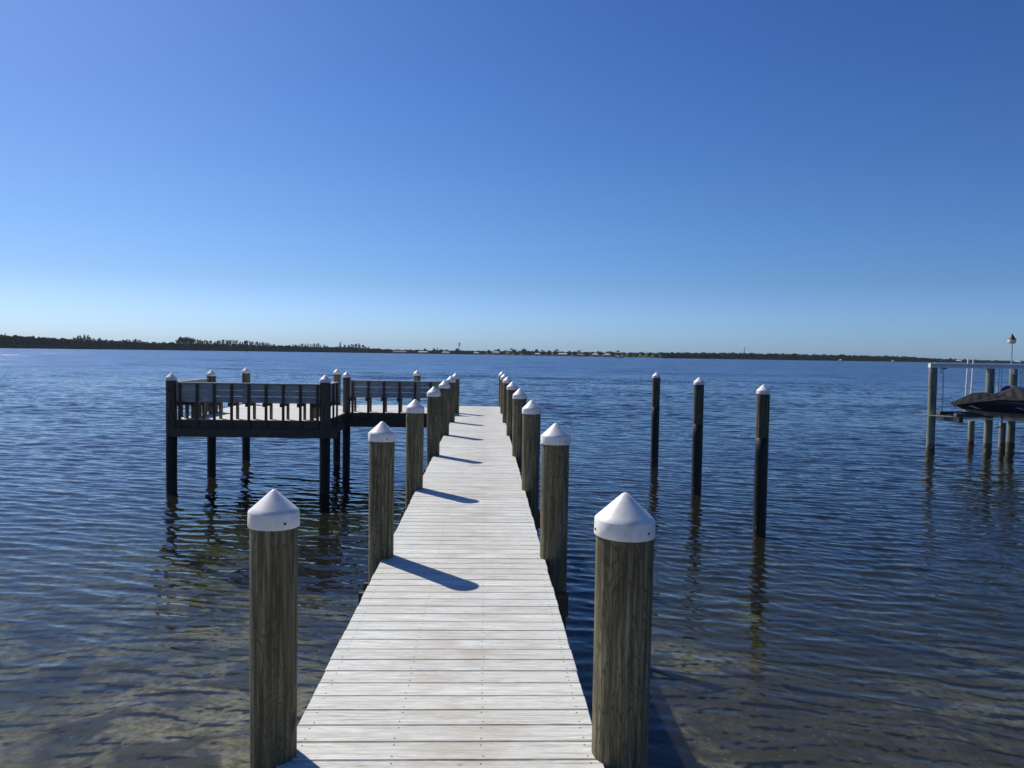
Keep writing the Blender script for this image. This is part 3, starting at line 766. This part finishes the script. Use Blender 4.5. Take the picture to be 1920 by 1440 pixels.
tree('pine', 11, 627, 'lone narrow tree poking above the mangroves at the far left edge', dd_=10)
tree('round', 65, 631, 'lone small tree poking above the mangroves, second from the far left edge', wide=.7)
def grove(kind, x0, x1, n, ty, jit, label, group, wide=1.0, dd0=8, dd1=26):
    for px in np.linspace(x0, x1, n)+RNG.uniform(-.4, .4, n)*(x1-x0)/max(n, 1):
        tree(kind, px, lerp(ty, px)+abs(RNG.normal(0, jit)), label, group, RNG.uniform(dd0, dd1), wide)
grove('pine', 128, 202, 17, [(128, 634), (150, 630), (158, 628), (175, 632), (202, 637)], 2.2, 'feathery pine in the loose clump rising above the mangroves on the left', 'pines of the left clump on the far shore', 1.15)
grove('pine', 226, 276, 12, [(226, 638), (245, 635), (262, 637), (276, 640)], 1.8, 'feathery pine in the low clump between the two tallest clumps', 'pines of the second clump on the far shore', 1.2)
grove('round', 284, 324, 6, [(284, 642), (307, 638), (324, 643)], 1.2, 'rounded tree in the gap left of the dense pine clump', 'rounded trees beside the dense pine clump', 1.0)
grove('pine', 331, 361, 13, [(331, 638), (338, 632), (350, 633), (361, 635)], 1.2, 'tall dark pine in the densest and tallest clump above the benches', 'pines of the dense clump on the far shore', 1.1)
grove('pine', 363, 515, 46, [(363, 636), (400, 639), (415, 636.5), (440, 638), (465, 638.5), (500, 643), (515, 645)], 1.8, 'pine in the long row right of the densest clump on the far shore', 'pines of the long row on the far shore', 1.1)
grove('pine', 536, 614, 20, [(536, 646), (560, 645), (600, 643.5), (614, 648)], 1.6, 'pine in the thin row where the left shore gets lower', 'pines of the thin row on the far shore', 1.1)
grove('pine', 645, 690, 14, [(645, 647), (660, 645), (672, 644.5), (690, 649)], 1.2, 'pine in the small clump left of the radio tower', 'pines of the small clump left of the tower', 1.2)
tree('pine', 638, 643, 'lone slender pine left of the small clump before the houses')
grove('round', 700, 850, 13, [(700, 654), (784, 651), (850, 654)], 1.8, 'broadleaf tree over the low buildings left of the radio tower', 'broadleaf trees left of the radio tower', 1.1)
tree('pine', 812, 652, 'slim cypress-like tree, left of two just left of the radio tower', wide=.7)
tree('pine', 820, 651.5, 'slim cypress-like tree, right of two just left of the radio tower', wide=.7)
tree('round', 857, 651, 'bushy tree at the foot of the radio tower', wide=1.2)
grove('round', 868, 1160, 30, [(868, 656), (935, 653), (990, 653), (1050, 656), (1100, 657), (1145, 656), (1160, 660)], 1.8, 'broadleaf tree among the shore houses right of the radio tower', 'broadleaf trees among the shore houses', 1.2)
grove('palm', 880, 1150, 9, [(880, 657), (945, 652), (1150, 656)], 1.5, 'palm tree among the shore houses right of the radio tower', 'palms among the shore houses', 1.1)
grove('round', 1170, 1690, 56, [(1170, 660.5), (1240, 660), (1330, 660), (1400, 661.5), (1500, 664), (1690, 669)], .9, 'broadleaf tree in the even canopy of the right far shore', 'broadleaf trees of the right far shore', 1.3)
grove('palm', 1640, 1720, 7, [(1640, 667), (1720, 670)], .8, 'palm tree where the right far shore sinks low', 'palms of the right far shore', 1.3)
grove('round', 1730, 1918, 13, [(1730, 671), (1784, 670), (1850, 674), (1918, 676)], 1.3, 'small tree on the far shore behind the boat lift', 'small trees behind the boat lift', 1.2)

def house(px, yt, wpx, hip, wall, roof, label, dd_=2):
    p = shore(px); d = p[:2]/np.linalg.norm(p[:2]); P = np.array([p[0]+d[0]*dd_, p[1]+d[1]*dd_]); dist = math.hypot(*P)
    w = wpx/F*dist; Ht = max(3.2, zat(px, yt, P[1])-.6); dp = min(12, max(7, w*.6))
    t = thing('shore_house', label, 'house', (P[0], P[1], .6), 'houses on the far shore'); ang = math.atan2(-d[0], d[1]); t.rotation_euler = (0, 0, ang); t['_o'] = (0, 0, 0)
    eh = Ht*.62
    obj('wall', MB().box((-w/2, 0, -1), (w/2, dp, eh)), MAT[wall], t)
    e = .5; hp = min(w*.3, 4) if hip else 0
    obj('roof', MB().add([(-w/2-e, -e, eh), (w/2+e, -e, eh), (w/2+e, dp+e, eh), (-w/2-e, dp+e, eh), (-w/2-e+hp, dp/2, Ht), (w/2+e-hp, dp/2, Ht)],
        [(3, 2, 1, 0), (0, 1, 5, 4), (2, 3, 4, 5), (1, 2, 5), (3, 0, 4)]), MAT[roof], t)
    n = max(2, int(w/4))
    for k in range(n):
        x = -w/2+(k+.5)*w/n
        obj('window' if k != n//2 else 'door', MB().box((x-.7, -.05, .7 if k != n//2 else .05), (x+.7, -.002, min(2.3, eh-.4))), MAT['glass'], t)
for a in [(748, 658, 26, 0, 'wallt', 'roofr', 'long low tan building at the left end of the shore houses'),
          (793, 660.5, 16, 0, 'wallt', 'roofg', 'low pale-roofed building left of the radio tower'),
          (836, 660, 16, 1, 'wallw', 'roofg', 'small white house just left of the radio tower'),
          (893, 661, 11, 1, 'wallt', 'roofg', 'tan house just right of the radio tower'),
          (930, 658.5, 14, 1, 'wallw', 'roofg', 'white house with pale hip roof right of the radio tower'),
          (1008, 662, 11, 1, 'wallw', 'roofg', 'pale hip-roofed house in the middle of the shore houses'),
          (1055, 662, 15, 0, 'wallw', 'roofg', 'bright white gabled house right of the middle of the shore'),
          (1090, 664, 12, 1, 'wallt', 'roofr', 'brown-roofed tan house between two white houses'),
          (1116, 662.5, 11, 1, 'wallw', 'roofg', 'large pale house close to the moored white boat'),
          (1138, 663, 12, 1, 'wallt', 'roofg', 'tan house directly behind the moored white boat'),
          (1795, 675.5, 12, 1, 'wallw', 'roofg', 'small pale house behind the lift beam, left of the guide poles'),
          (1906, 678, 12, 1, 'wallw', 'roofg', 'small pale house at the far right edge behind the lamp')]:
    house(*a)
# seawall
b = MB(); cols = np.arange(738, 1168, 8); V = []
for px in cols:
    p = shore(px); d = p[:2]/np.linalg.norm(p[:2])
    for dd_, z in ((-.4, -1), (-.4, 1.0), (.3, 1.0), (.3, -1)): V.append((p[0]+d[0]*dd_, p[1]+d[1]*dd_, z))
b.add(V, [(i*4+j, (i+1)*4+j, (i+1)*4+j+1, i*4+j+1) for i in range(len(cols)-1) for j in range(3)]+[(0, 1, 2, 3), tuple(len(V)-4+q for q in (3, 2, 1, 0))])
tag(obj('seawall', b, MAT['stone']), 'low pale seawall in front of the houses on the far shore', 'seawall')
# masts
def mast(px, topy, w, label, antennas):
    p = shore(px); d = p[:2]/np.linalg.norm(p[:2]); P = (p[0]+d[0]*60, p[1]+d[1]*60); top = zat(px, topy, P[1])
    t = thing('radio_tower', label, 'tower', (P[0], P[1], .8))
    b = MB()
    for k in range(3):
        a = k*2.094; b.tube([(P[0]+w*math.cos(a), P[1]+w*math.sin(a), .5), (P[0]+w*.6*math.cos(a), P[1]+w*.6*math.sin(a), top)], .16, 5)
    for k in range(int(top/1.5)):
        z = 1+k*1.5; a = k*2.094
        b.tube([(P[0]+w*math.cos(a), P[1]+w*math.sin(a), z), (P[0]+w*math.cos(a+2.094), P[1]+w*math.sin(a+2.094), z+1.4)], .07, 4)
    obj('lattice', b, MAT['steel'], t)
    if antennas:
        for k in range(3):
            a = k*2.094+.5; c = (P[0]+1.2*math.cos(a), P[1]+1.2*math.sin(a))
            for z in (top-1.5, top-4.6): obj('antenna', MB().box((c[0]-.5, c[1]-.3, z-1.1), (c[0]+.5, c[1]+.3, z+1)), MAT['galv'], t)
mast(861, 642, .75, 'cell tower with antennas rising above the trees in the middle of the far shore', True)
mast(1395, 651, .35, 'thin radio mast above the trees of the right far shore', False)
# distant boats and the channel marker
def small_boat(px, off, ln, label):
    x, y = onz(px, lerp(WL, px)+off, 0); t = thing('motorboat', label, 'boat', (x, y, 0), None); q = ln
    V = []; n = 9
    for i in range(n):
        s = i/(n-1); w = .16*q*min(1, s*3+.05)**.6
        V += [(x-q/2+s*q, y-w, .95+.25*(1-s)), (x-q/2+s*q+.3*(1-s), y, -.3), (x-q/2+s*q, y+w, .95+.25*(1-s))]
    h = MB().add(V, [(i*3+j, (i+1)*3+j, (i+1)*3+(j+1) % 3, i*3+(j+1) % 3) for i in range(n-1) for j in range(3)]+[(0, 1, 2), (3*n-1, 3*n-2, 3*n-3)])
    obj('hull', h, MAT['white'], t)
    obj('cabin', MB().box((x-q*.1, y-q*.1, .9), (x+q*.22, y+q*.1, 2.3), 0, .3), MAT['white'], t)
    obj('window', MB().box((x-q*.06, y-q*.1-.03, 1.5), (x+q*.18, y-q*.1-.003, 1.95)), MAT['glass'], t)
small_boat(1160, .9, 11, 'white motorboat moored off the last of the shore houses')
small_boat(1576, 1.2, 6, 'tiny white boat off the right far shore, the left one of two')
small_boat(1674, .8, 5, 'tiny white boat off the right far shore, the right one of two')
x, y = onz(462, 661.5, 0)
t = thing('channel_marker', 'tiny dark channel marker post in front of the left far shore', 'marker', (x, y, 0))
obj('post', MB().tube([(x, y, -2), (x, y, 3.0)], .16, 8), MAT['bark'], t)
obj('sign_board', MB().box((x-.5, y-.2, 1.9), (x+.5, y-.17, 2.9)), MAT['steel'], t)

# ------------------------------------------------------------------ the air over the bay
b = MB().box((-5000, -5000, -7.5), (5000, 5000, 60))
hz = bpy.data.materials.new('bay_haze'); hz.use_nodes = True; nt = hz.node_tree; nt.nodes.clear()
ho_ = N(nt, 'ShaderNodeOutputMaterial'); pv = N(nt, 'ShaderNodeVolumePrincipled'); pv.inputs['Color'].default_value = (.80, .89, 1, 1)
pv.inputs['Density'].default_value = .00006; L(nt, pv.outputs[0], ho_.inputs['Volume'])
o = obj('haze', b, hz); o['kind'] = 'stuff'
# ------------------------------------------------------------------ sky and sun
SUN_EL, SUN_AZ = 44.0, -42.0                                # azimuth measured from +Y, negative = to the left
w = bpy.data.worlds.new('World'); S.world = w; w.use_nodes = True; nt = w.node_tree
bg = nt.nodes['Background']; sk = nt.nodes.new('ShaderNodeTexSky'); sk.sky_type = 'NISHITA'; sk.sun_disc = False
sk.sun_elevation = R(SUN_EL); sk.sun_rotation = R(SUN_AZ); sk.altitude = 0
sk.air_density = 1.0; sk.dust_density = .5; sk.ozone_density = 3.0
# colour response of the photograph's camera: deeper, more saturated blue and no yellow band at the horizon
geo = N(nt, 'ShaderNodeTexCoord'); sz = N(nt, 'ShaderNodeSeparateXYZ'); L(nt, geo.outputs['Generated'], sz.inputs[0])
sc = N(nt, 'ShaderNodeSeparateColor'); L(nt, sk.outputs[0], sc.inputs[0]); cc = N(nt, 'ShaderNodeCombineColor')
TAB = [(0, (.58, .92, 1.6)), (.055, (.62, .80, 1.32)), (.09, (.58, .71, 1.05)), (.2, (.68, .74, 1.0)), (1, (.68, .74, 1.0))]
for i, e in enumerate((1.5, 1.3, 1.15)):
    v = mth(nt, 'POWER', mth(nt, 'MULTIPLY', sc.outputs[i], .1), e)
    rp = ramp(nt, sz.outputs[2], [(z, g(c[i]/2)) for z, c in TAB])
    L(nt, mth(nt, 'MULTIPLY', v, mth(nt, 'MULTIPLY', rp.outputs[0], 20.0)), cc.inputs[i])
nt.links.new(cc.outputs[0], bg.inputs[0]); bg.inputs[1].default_value = .10
sd = bpy.data.lights.new('sun', 'SUN'); sd.energy = 4.8; sd.angle = R(.53); sd.color = (1, .93, .82)
so = bpy.data.objects.new('sun', sd); COL.objects.link(so)
dv = Vector((math.sin(R(SUN_AZ))*math.cos(R(SUN_EL)), math.cos(R(SUN_AZ))*math.cos(R(SUN_EL)), math.sin(R(SUN_EL))))
so.rotation_euler = dv.to_track_quat('Z', 'Y').to_euler(); so.location = dv*60

for o in bpy.data.objects:
    if '_o' in o: del o['_o']
S.view_settings.view_transform = 'Standard'; S.view_settings.look = 'None'
S.view_settings.exposure = 0; S.view_settings.gamma = 1
S.render.resolution_x = 1024; S.render.resolution_y = 768
